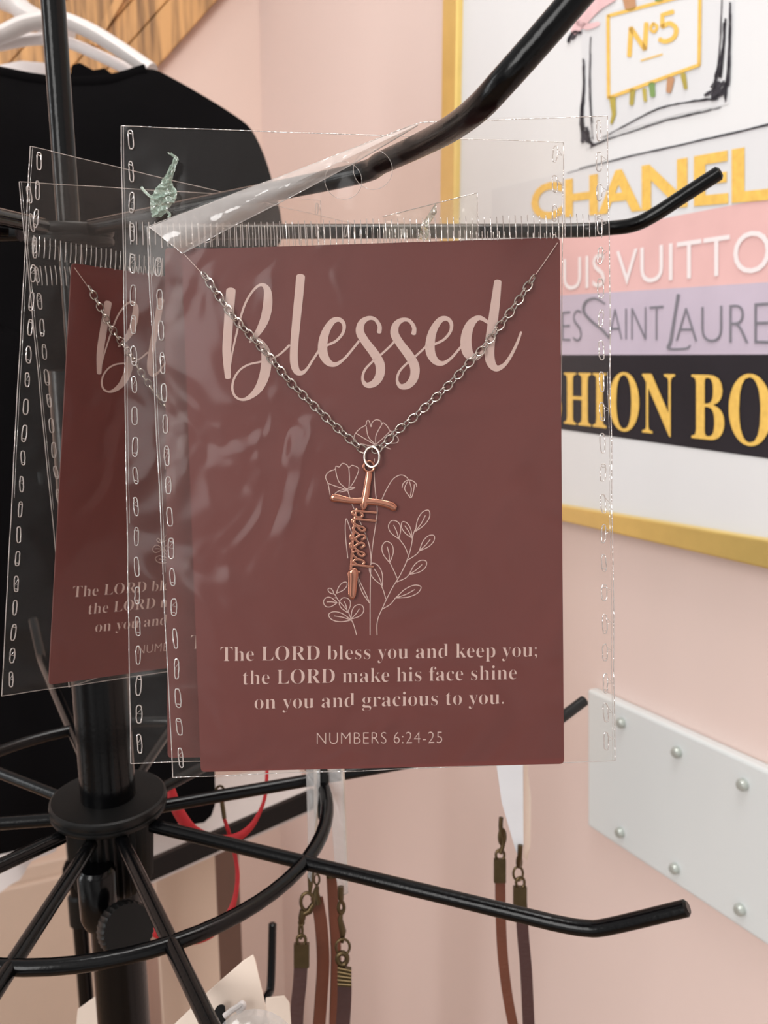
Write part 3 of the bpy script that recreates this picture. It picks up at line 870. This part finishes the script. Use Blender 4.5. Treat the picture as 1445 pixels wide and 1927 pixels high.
# ------------------------------------------------------------------ printed card
ct = [b1l(342, 470), b1l(1053, 447), b1l(1061, 1437), b1l(378, 1452)]
cxl = (ct[0].x + ct[3].x) / 2; cxr = (ct[1].x + ct[2].x) / 2
CARD_O = B1 @ Matrix.Translation(((ct[2] + ct[3]) / 2))
card = empty('necklace_card', CARD_O, 'maroon Blessed card in the nearest bag, fully readable', 'card', 'maroon necklace cards')
poly = []
for k, c in enumerate(ct):                       # rounded corners
    p, n_ = ct[(k - 1) % 4], ct[(k + 1) % 4]; r = .0012
    a = c + (p - c).normalized() * r; b = c + (n_ - c).normalized() * r
    for i in range(5):
        t = i / 4; poly.append(a * (1 - t) ** 2 + c * 2 * t * (1 - t) + b * t * t)
mb = MB(); prism(mb, [B1 @ Vector((q.x, q.y, -.0003)) for q in poly], B1n * .0005)
mb.build('card_sheet', M['card'], card, smooth=False)
mc = lambda x, y: b1(x, y, .00026)

# brush lettering
def c4(p): return [(220 + x / 2.676, 400 + y / 2.676, w / 2.676) for x, y, w in p]
def c5(p): return [(700 + x / 1.9396, 400 + y / 1.9396, w / 1.9396) for x, y, w in p]
def c7(p): return [(560 + q[0] / 4.283, 770 + q[1] / 4.283) + ((q[2] / 4.283,) if len(q) > 2 else ()) for q in p]


e_ = c4([(1018, 690, 11), (1060, 668, 12), (1105, 645, 13), (1138, 605, 15), (1143, 565, 19), (1122, 540, 22), (1088, 546, 30), (1055, 592, 38), (1038, 650, 46), (1038, 708, 47), (1062, 752, 36), (1098, 765, 22), (1138, 742, 14), (1178, 698, 12), (1218, 648, 12)])
s_ = c4([(1320, 602, 24), (1322, 572, 21), (1300, 538, 18), (1266, 532, 22), (1232, 556, 34), (1224, 602, 42), (1252, 652, 42), (1297, 712, 46), (1325, 768, 48), (1322, 822, 44), (1294, 860, 36), (1256, 868, 25), (1237, 838, 14), (1247, 795, 12), (1282, 755, 11), (1330, 715, 11), (1380, 668, 11), (1402, 640, 12)])
strokes = [
    c4([(574, 392, 48), (562, 550, 46), (553, 700, 44), (559, 830, 30)]),
    c4([(566, 800, 8), (580, 710, 9), (600, 620, 10), (622, 530, 11), (650, 450, 11), (690, 388, 12), (728, 363, 16), (756, 388, 34), (760, 450, 46), (748, 525, 46), (722, 585, 36), (690, 630, 22), (668, 652, 10)]),
    c4([(690, 628, 14), (725, 655, 28), (748, 700, 46), (752, 760, 52), (740, 828, 50), (712, 888, 40), (670, 928, 24), (630, 942, 13), (596, 926, 12), (581, 886, 12), (590, 836, 11), (620, 792, 10), (662, 766, 10), (712, 754, 10), (770, 740, 9), (822, 712, 10), (868, 668, 12)]),
    c4([(925, 322, 44), (915, 430, 44), (902, 560, 42), (892, 680, 40), (892, 755, 40), (905, 798, 34), (930, 808, 22), (956, 788, 14), (986, 742, 12), (1022, 686, 12)]),
    e_, s_, [(x + 65, y + 3, w) for x, y, w in s_], [(x + 202, y - 2, w) for x, y, w in e_],
    c5([(425, 402, 12), (390, 384, 18), (358, 410, 32), (343, 462, 40), (350, 512, 38), (378, 530, 22), (405, 508, 15), (428, 470, 14)]),
    c5([(459, 252, 27), (450, 330, 33), (438, 420, 36), (429, 490, 36), (432, 542, 34), (452, 568, 24), (480, 558, 15), (505, 525, 12), (530, 475, 10), (544, 436, 8)])]
mb = MB()
for s in strokes: ribbon2(mb, crom(s, 8), mc)
for k, v in enumerate(mb.v): mb.v[k] = v + B1n * ((k % 7) * 1e-7)
mb.build('script_title', M['card_ink'], card, smooth=False)

# verse
mb = MB()
for s, x0, y0, x1, y1, h in (('The LORD bless you and keep you;', 415, 1244, 1010, 1235, 26), ('the LORD make his face shine', 457, 1288, 972, 1278, 26), ('on you and gracious to you.', 479, 1334, 948, 1324, 26)):
    text_quad(mb, s, s, (x0, y0), (x1, y1), (x0, y0 - h), (x1, y1 - h), mc, serif=True, offset=-0.0145)
text_quad(mb, 'NUMBERS 6:24-25', 'NUMBERS 6:24-25', (596, 1400), (832, 1398), (596, 1379), (832, 1377), mc, offset=-0.016, spacing=1.08)
mb.build('verse_lettering', M['card_ink'], card, smooth=False)

# line drawing of wild flowers
LW = 7.0
def line(mb, pts, sm=True):
    p = [(x, y, LW) for x, y in pts]; ribbon2(mb, crom(c7(p), 5) if sm else c7(p), mc)


def leaf(mb, base, tip, wid, vein=.75):
    b, t = np.array(base, float), np.array(tip, float); d = t - b; n = np.array((-d[1], d[0]))
    prof = [(0, 0), (.18, .42), (.42, .88), (.68, 1), (.88, .72), (1, 0)]
    up = [b + d * a + n * wid * w for a, w in prof]; dn = [b + d * a - n * wid * w for a, w in prof[::-1]]
    line(mb, [tuple(q) for q in up + dn[1:]])
    if vein: line(mb, [tuple(b + d * .05), tuple(b + d * .4 + n * .03), tuple(b + d * vein)])


mb = MB()
for p in ([(482, 272), (456, 226), (470, 190), (505, 155), (550, 128), (556, 98), (575, 94), (592, 142), (600, 108), (632, 85), (668, 95), (678, 120), (690, 108), (722, 138), (745, 176), (766, 180), (776, 206), (802, 222), (812, 250), (798, 270), (750, 276)],
          [(630, 286), (572, 226), (553, 140)], [(630, 284), (632, 210), (680, 120)], [(632, 284), (690, 232), (745, 178)], [(628, 290), (545, 240), (470, 195)], [(628, 296), (560, 290), (500, 275)], [(560, 296), (660, 292), (750, 322)],
          [(618, 400), (616, 520), (626, 660), (636, 740), (640, 850), (612, 1040), (592, 1220), (585, 1500), (584, 1820)],
          [(262, 692), (246, 605), (225, 545), (255, 503), (300, 485), (310, 460), (336, 465), (360, 437), (395, 448), (414, 470), (440, 452), (486, 472), (490, 500), (460, 572), (420, 634)],
          [(405, 650), (332, 585), (304, 482)], [(412, 642), (418, 560), (412, 472)], [(402, 652), (310, 622), (245, 598)], [(290, 690), (330, 660), (400, 640), (462, 632), (420, 650), (340, 668)],
          [(405, 660), (440, 770), (500, 900), (548, 1010), (580, 1110), (592, 1220)],
          [(680, 725), (720, 640), (770, 562), (830, 530), (874, 545), (895, 572)], [(842, 632), (850, 600), (880, 574), (920, 575), (952, 598), (960, 626)],
          [(884, 585), (862, 640), (890, 690), (908, 712), (922, 702), (936, 650), (940, 606)], [(900, 582), (916, 640), (908, 702)],
          [(405, 1200), (388, 1050), (384, 940), (392, 882), (412, 930), (442, 1015)],
          [(640, 1820), (642, 1710), (680, 1610), (755, 1455), (830, 1330), (880, 1222), (912, 1120), (932, 1010), (952, 960)],
          [(890, 1172), (862, 1105), (815, 1042)], [(885, 1218), (955, 1172), (982, 1140)], [(802, 1362), (770, 1290), (742, 1235)], [(800, 1392), (868, 1362), (902, 1328)], [(710, 1528), (694, 1470), (676, 1424)], [(680, 1612), (748, 1572), (790, 1518)], [(928, 1045), (920, 1035)],
          [(580, 1562), (530, 1492), (492, 1400), (480, 1330)], [(574, 1545), (545, 1480), (500, 1385), (484, 1340)],
          [(475, 1820), (452, 1740), (430, 1690), (402, 1625), (330, 1542), (298, 1490)], [(318, 1520), (300, 1520)]): line(mb, p)
for a in (((950, 985), (1055, 815), .19), ((922, 1040), (845, 908), .2), ((815, 1045), (760, 898), .3), ((980, 1142), (1098, 1018), .2), ((742, 1238), (715, 1066), .26), ((900, 1332), (1036, 1226), .22), ((684, 1424), (596, 1242), .22), ((790, 1522), (994, 1432), .17),
          ((318, 1560), (208, 1552), .36), ((402, 1640), (368, 1520), .36), ((430, 1692), (520, 1582), .3), ((432, 1700), (250, 1656), .2), ((312, 1484), (396, 1396), .2, 0), ((292, 1490), (248, 1446), .25, 0)): leaf(mb, *a)
mb.build('flower_drawing', M['card_ink'], card, smooth=False)

# ------------------------------------------------------------------ necklace
CH = .0012
neck = empty('necklace', B1 @ Matrix.Translation(b1l(662, 1130, CH)), 'rose gold cross necklace on steel chain lying on the nearest card', 'necklace', 'cross necklaces')


def chain_links(mb, pts, pitch=.00198):
    p = [b1(x, y, CH) for x, y in crom(pts, 10)]
    acc = [0]
    for i in range(1, len(p)): acc.append(acc[-1] + (p[i] - p[i - 1]).length)
    s = 0; k = 0
    while s < acc[-1]:
        i = max(1, next((j for j in range(len(acc)) if acc[j] >= s), len(acc) - 1))
        c = p[i - 1].lerp(p[i], (s - acc[i - 1]) / max(1e-9, acc[i] - acc[i - 1])); t = (p[i] - p[i - 1]).normalized()
        tilt = math.radians(22 if k % 2 else -58); b = B1n.cross(t).normalized()
        w = b * math.cos(tilt) + B1n * math.sin(tilt)
        tube(mb, [c + t * (.00135 * math.cos(a)) + w * (.00098 * math.sin(a)) for a in np.linspace(0, 2 * math.pi, 18, endpoint=False)], .0002, 8, closed=True)
        s += pitch; k += 1


mb = MB()
chain_links(mb, [(386, 520), (422, 572), (444, 602), (482, 643), (511, 676), (545, 718), (586, 759), (620, 792), (650, 819), (678, 843), (694, 850)])
chain_links(mb, [(1001, 526), (973, 570), (942, 611), (911, 653), (880, 686), (844, 725), (811, 756), (777, 787), (746, 812), (721, 838), (704, 848)])
mb.build('chain', M['steel'], neck)
for q in ([(346, 478), (364, 497), (386, 521)], [(1049, 457), (1024, 494), (1002, 525)]):
    mb = MB(); tube(mb, [b1(x, y, .0007) for x, y in q], .00011, 6); mb.build('thread', M['card_ink'], neck)
mb = MB(); jc = c7([(598, 385)])[0]
tube(mb, [b1(jc[0] + 15 * math.cos(a) * .95, jc[1] + 19 * math.sin(a), CH + .0006 + .0005 * math.cos(a)) for a in np.linspace(0, 2 * math.pi, 30, endpoint=False)], .00032, 8, closed=True)
mb.build('jump_ring', M['steel'], neck)


def bar(mb, pts, h=.00115, flat=.55, seg=14):
    q = crom(c7(pts), 6); s = .231 / F
    tube(mb, [b1(x, y, h) for x, y, w in q], [w / 2 * s * 1.12 for x, y, w in q], seg, flat=flat, nrm=B1n)


mb = MB()
bar(mb, [(572, 505, 40), (574, 530, 46), (562, 610, 46), (548, 700, 52), (538, 750, 54), (530, 790, 44), (524, 812, 22)])
bar(mb, [(272, 700, 40), (290, 712, 62), (340, 722, 54), (430, 738, 44), (545, 742, 50), (650, 752, 48), (735, 772, 54), (775, 792, 56), (794, 800, 38)])
bar(mb, [(438, 1282, 40), (446, 1310, 78), (444, 1400, 66), (438, 1500, 56), (436, 1530, 30)])
lp = c7([(575 + 42 * math.cos(a), 462 + 42 * math.sin(a)) for a in np.linspace(0, 2 * math.pi, 24, endpoint=False)])
tube(mb, [b1(x, y, .00115) for x, y in lp], .00040, 9, closed=True)
cross = mb.build('cross_pendant', M['rose_gold'], neck)
mb = MB()
l_ = strokes[3]
word = [[(x - 66, y) for x, y, w in l_[:7]] + [(512, 690), (536, 660), (534, 628), (514, 622), (500, 640)]] + [[(x, y) for x, y, w in q] for q in strokes[3:]]
for q in word:                      # the same brush word, running down the upright
    out = []
    for x, y in q:
        up_y = 690 - y; up_y = up_y if up_y > 0 else up_y * .35
        out.append((448 - (x - 478) * .035 + up_y * 1.12, 812 + (x - 478) * 1.0, 21))
    bar(mb, out, flat=.8, seg=8)
bar(mb, [(478, 800, 20), (458, 900, 20), (446, 1050, 20), (436, 1180, 20), (430, 1295, 22)], flat=.8, seg=8)
o = mb.build('pendant_lettering', M['rose_gold'], cross)

# the other cards and necklaces: copies placed in their own bags
rel_card = B1.inverted() @ CARD_O; rel_neck = B1.inverted() @ neck.matrix_basis
copy_tree(card, B2 @ Matrix.Translation((.0022, 0, 0)) @ rel_card, 'maroon card in the second bag, only its left strip showing')
copy_tree(card, B3 @ Matrix.Translation((.0072, .001, 0)) @ Matrix.Rotation(math.radians(.8), 4, 'Z') @ rel_card, 'maroon card at the left with only the first letters visible')
copy_tree(neck, B3 @ Matrix.Translation((.0072, .001, 0)) @ Matrix.Rotation(math.radians(.8), 4, 'Z') @ rel_neck, 'steel chain necklace on the partly hidden card at left')

# ------------------------------------------------------------------ bracelets hung behind the front bag
def strap(root, pts, w, m, name='strap', tilt=0.0):
    q = crom(pts, 6); mb = MB(); th = .0013
    nn = Vector((math.sin(tilt), -math.cos(tilt), 0)); sd = Vector((math.cos(tilt), math.sin(tilt), 0))
    for i, k in enumerate(q):
        c = P(*k)
        mb.v += [c - sd * w / 2 - nn * th / 2, c + sd * w / 2 - nn * th / 2, c + sd * w / 2 + nn * th / 2, c - sd * w / 2 + nn * th / 2]
    for i in range(len(q) - 1):
        for j in range(4): mb.f.append((i * 4 + j, i * 4 + (j + 1) % 4, i * 4 + 4 + (j + 1) % 4, i * 4 + 4 + j))
    mb.f += [(0, 1, 2, 3), tuple(4 * (len(q) - 1) + j for j in range(4))]
    return mb.build(name, m, root, smooth=False)


def loop_px(mb, x, y, d, rx, ry, r, turn=0.0):
    t = math.cos(turn); s = d / F
    tube(mb, [P(x + rx * t * math.cos(a), y + ry * math.sin(a), d + rx * s * math.sin(turn) * math.cos(a)) for a in np.linspace(0, 2 * math.pi, 20, endpoint=False)], r, 8, closed=True)


def clasp_end(root, x, y, d, w, m, ringy):
    mb = MB(); c = P(x, y, d); s = d / F; hw = w / 2 + .0004
    prism(mb, [P(x - hw / s, y - 22, d - .0012), P(x + hw / s, y - 22, d - .0012), P(x + hw / s, y + 22, d - .0012), P(x - hw / s, y + 22, d - .0012)], FW * .0026)
    loop_px(mb, x, y - 31, d, 8, 10, .0007)
    mb.build('end_cap', M['brass'], root, smooth=False)


def hang_card(pts, d, m, label, th=.0006, back=None):
    mb = MB(); c = P(pts[0][0], pts[0][1], d)
    root = empty('display_card', P(sum(p[0] for p in pts) / len(pts), max(p[1] for p in pts), d), label, 'card', 'folded cards holding leather bracelets')
    prism(mb, [P(x, y, dd) for x, y, dd in pts], FW * th); mb.build('front_fold', m, root, smooth=False)
    if back:
        mb = MB(); prism(mb, [P(x, y, dd) for x, y, dd in back], FW * th); mb.build('rear_fold', M['cream_card'], root, smooth=False)
    return root


dR = .425
hang_card([(928, 1395, dR), (984, 1395, dR), (985, 1590, dR), (978, 1618, dR), (970, 1600, dR), (944, 1510, dR)], dR, M['white_card'], 'white folded card holding the bracelet at the right, below the nearest bag',
          back=[(985, 1395, dR + .003), (992, 1440, dR + .006), (999, 1500, dR + .006), (998, 1595, dR + .006), (992, 1620, dR + .006), (985, 1612, dR + .003)])
br = empty('bracelet', P(965, 1600, dR + .012), 'brown leather bracelet hanging on white card at the right', 'bracelet', 'leather bracelets')
strap(br, [(941, 1640, dR + .012), (942, 1720, dR + .012), (946, 1800, dR + .012), (956, 1880, dR + .012), (972, 1960, dR + .012)], .0049, M['leather'])
strap(br, [(980, 1690, dR + .01), (984, 1760, dR + .01), (990, 1830, dR + .01), (996, 1960, dR + .01)], .0056, M['leather_dark'])
clasp_end(br, 941, 1640, dR + .0118, .0049, 0, 0); clasp_end(br, 979, 1692, dR + .0098, .0056, 0, 0)
mb = MB(); loop_px(mb, 975, 1644, dR + .01, 9, 13, .0006); loop_px(mb, 977, 1622, dR + .01, 5, 10, .0008, .8); tube(mb, [P(979, 1590, dR - .002), P(978, 1612, dR - .002), P(976, 1630, dR + .004)], .0012, 8)
mb.build('link_chain', M['brass'], br)
mb = MB(); tube(mb, [P(x, y, dR + .008) for x, y in crom([(941, 1606, 0), (946, 1590, 0), (944, 1570, 0), (942, 1556, 0), (943, 1540, 0)], 5)[:] for x, y in [(x, y)]] if False else [P(q[0], q[1], dR + .008) for q in crom([(941, 1606), (947, 1586), (943, 1566), (942, 1552), (943, 1538)], 5)], .0011, 8)
loop_px(mb, 945, 1575, dR + .008, 5, 14, .0009)
mb.build('lobster_clasp', M['brass'], br)

dL = .40
hang_card([(574, 1395, dL), (602, 1395, dL), (602, 1480, dL), (592, 1560, dL), (586, 1660, dL), (579, 1650, dL), (579, 1560, dL)], dL, M['film_sleeve'], 'cloudy plastic sleeve with the clasp bracelet, left of the black tab',
          back=[(590, 1400, dL + .004), (598, 1400, dL + .004), (598, 1640, dL + .004), (591, 1650, dL + .004)])
hang_card([(616, 1395, dL + .004), (642, 1395, dL + .004), (650, 1560, dL + .004), (655, 1680, dL + .004), (640, 1690, dL + .004), (632, 1650, dL + .004), (620, 1500, dL + .004)], dL, M['film_sleeve'], 'cloudy plastic sleeve right of the black tab, below the nearest bag',
          back=[(640, 1400, dL + .008), (646, 1400, dL + .008), (656, 1660, dL + .008), (650, 1670, dL + .008)])
mb = MB(); prism(mb, [P(x, y, dL + .002) for x, y in ((598, 1398), (616, 1398), (617, 1500), (618, 1545), (616, 1560), (608, 1556), (598, 1540), (597, 1500))], FW * .002)
o = mb.build('hang_tab', M['black_plastic'], None, origin=P(607, 1560, dL + .002), smooth=False); tag(o, 'black rounded tab between the two cloudy sleeves', 'tab')
bevel(o, .0006)

br = empty('bracelet', P(566, 1790, dL), 'leather bracelet with open lobster clasp, leftmost of the hanging straps', 'bracelet', 'leather bracelets')
strap(br, [(566, 1815, dL), (564, 1850, dL), (559, 1900, dL), (556, 1960, dL)], .0060, M['leather_dark'])
strap(br, [(596, 1690, dL + .008), (604, 1740, dL + .008), (608, 1810, dL + .008), (604, 1880, dL + .008), (598, 1960, dL + .008)], .0056, M['leather'], tilt=.3)
clasp_end(br, 567, 1800, dL, .0060, 0, 0)
mb = MB(); loop_px(mb, 578, 1697, dL, 12, 17, .0008); tube(mb, [P(570, 1712, dL), P(568, 1728, dL), P(567, 1738, dL)], [.0014, .0017, .0009], 10); tube(mb, [P(590, 1700, dL), P(582, 1714, dL), P(570, 1720, dL)], [.0011, .0016, .0014], 10)
loop_px(mb, 567, 1736, dL, 4, 5, .0006); loop_px(mb, 566, 1752, dL, 3, 14, .0006)
mb.build('lobster_clasp', M['brass'], br)
mb = MB(); loop_px(mb, 596, 1655, dL + .008, 5, 10, .0005); tube(mb, [P(597, 1668, dL + .008), P(594, 1680, dL + .008), P(597, 1700, dL + .008)], [.0009, .0016, .0022], 10); tube(mb, [P(586, 1620, dL + .002), P(585, 1650, dL + .002), P(583, 1682, dL + .001)], [.001, .0016, .0007], 8)
mb.build('strap_hook', M['brass'], br)
br = empty('bracelet', P(645, 1800, dL), 'leather bracelet with ribbed brass end cap, rightmost of left straps', 'bracelet', 'leather bracelets')
strap(br, [(648, 1840, dL - .002), (648, 1880, dL - .002), (643, 1960, dL - .002)], .0062, M['leather_dark'])
strap(br, [(623, 1640, dL + .012), (628, 1720, dL + .012), (632, 1800, dL + .012), (628, 1960, dL + .012)], .0046, M['leather'], tilt=.5)
mb = MB(); hw = 13
prism(mb, [P(648 - hw, 1818, dL - .0034), P(648 + hw, 1826, dL - .0034), P(648 + hw, 1858, dL - .0034), P(648 - hw, 1856, dL - .0034)], FW * .0028)
for k in range(5): tube(mb, [P(635, 1822 + k * 7.5, dL - .0036), P(661, 1828 + k * 6.5, dL - .0036)], .0005, 6)
loop_px(mb, 644, 1804, dL - .002, 9, 11, .0012); mb.build('end_cap', M['brass'], br, smooth=False)
mb = MB(); loop_px(mb, 645, 1782, dL - .002, 13, 15, .0006); tube(mb, [P(643, 1712, dL), P(640, 1730, dL), P(645, 1752, dL), P(644, 1774, dL)], [.0006, .0012, .0016, .0007], 8); loop_px(mb, 642, 1708, dL, 6, 11, .0008, .5); tube(mb, [P(641, 1668, dL), P(641, 1690, dL), P(643, 1700, dL)], [.0014, .0014, .0007], 8)
mb.build('link_chain', M['brass'], br)
mb = MB(); tube(mb, [P(622, 1632, dL + .011), P(624, 1652, dL + .011)], .0024, 10, flat=.5, nrm=(0, 1, 0)); mb.build('strap_cap', M['brass'], br)

# red cord bracelets behind the right arm
dC = .44
rb = empty('cord_bracelet', P(420, 1590, dC), 'red cord bracelet looped behind the right arm, just below bag bottom', 'bracelet', 'red cord bracelets')
q = crom([(322, 1480, .0016), (326, 1505, .0028), (340, 1535, .0030), (362, 1562, .0030), (400, 1580, .0030), (440, 1578, .0024), (470, 1558, .0016), (490, 1525, .0010), (500, 1490, .0009), (503, 1430, .0009)], 6)
mb = MB(); tube(mb, [P(x, y, dC) for x, y, w in q], [w for x, y, w in q], 10, flat=.5, nrm=(0, 1, 0)); mb.build('cord', M['red'], rb)
rb = empty('cord_bracelet', P(420, 1740, dC), 'red cord bracelet with small brass ring, hanging lower behind hoop', 'bracelet', 'red cord bracelets')
q = crom([(421, 1538, .0009), (430, 1565, .0010), (440, 1600, .0010), (447, 1645, .0011), (442, 1690, .0013), (428, 1725, .0020), (400, 1752, .0028), (370, 1766, .0030), (330, 1768, .0030), (285, 1752, .0026)], 6)
mb = MB(); tube(mb, [P(x, y, dC + .004) for x, y, w in q], [w for x, y, w in q], 10, flat=.5, nrm=(0, 1, 0)); mb.build('cord', M['red'], rb)
mb = MB(); loop_px(mb, 414, 1487, dC + .004, 7, 8, .0006); tube(mb, [P(x, y, dC + .004) for x, y in crom([(419, 1494), (418, 1510), (420, 1525), (422, 1540)], 4)], .0011, 8); mb.build('ring', M['brass'], rb)

# cream earring cards at the bottom
dE = .30
def tilted_card(pts, d, slope, m, label, hole=None):
    root = empty('earring_card', P(pts[0][0], pts[0][1], d), label, 'card', 'cream jewellery cards on the lower arms')
    mb = MB(); prism(mb, [P(x, y, d + slope * (y - 1800) / F) for x, y in pts], FW * .0007 ); bevel(mb.build('card_sheet', m, root, smooth=False), .0002)
    return root
ec = tilted_card([(476, 1797), (480, 1806), (500, 1895), (520, 1990), (268, 1990), (330, 1926), (394, 1864), (458, 1808)], .292, -.06, M['cream_card'], 'cream jewellery card tilted over the end of the lower front arm')
mb = MB(); prism(mb, [P(x, y, .2855) for x, y in crom([(398, 1960), (400, 1915), (408, 1895), (420, 1892), (424, 1905), (424, 1960)], 4)], FW * .0004); mb.build('slot', M['black_plastic'], ec, smooth=False)
mb = MB(); tube(mb, [P(x, y, .284) for x, y in crom([(422, 1912), (438, 1900), (448, 1894), (456, 1888), (458, 1896), (446, 1904)], 5)], .0009, 8); mb.build('hang_loop', M['white_plastic'], ec)
mb = MB()
R3 = (-FW).to_track_quat('Z', 'Y').to_matrix(); lathe(mb, P(480, 1980, .281), [(.0135, 0), (.0125, .002), (.009, .0035), (.003, .0042)], 32, M3=R3); mb.build('clear_dome', M['film_sleeve'], ec)
tilted_card([(500, 1878), (535, 1874), (545, 1888), (552, 1990), (494, 1990)], .36, 0, M['cream_card'], 'small grey-white card peeking out behind the tilted cream card')
tilted_card([(146, 1900), (184, 1872), (240, 1860), (240, 1990), (138, 1990)], .45, 0, M['cream_card'], 'pale card showing behind the lower post at the left')
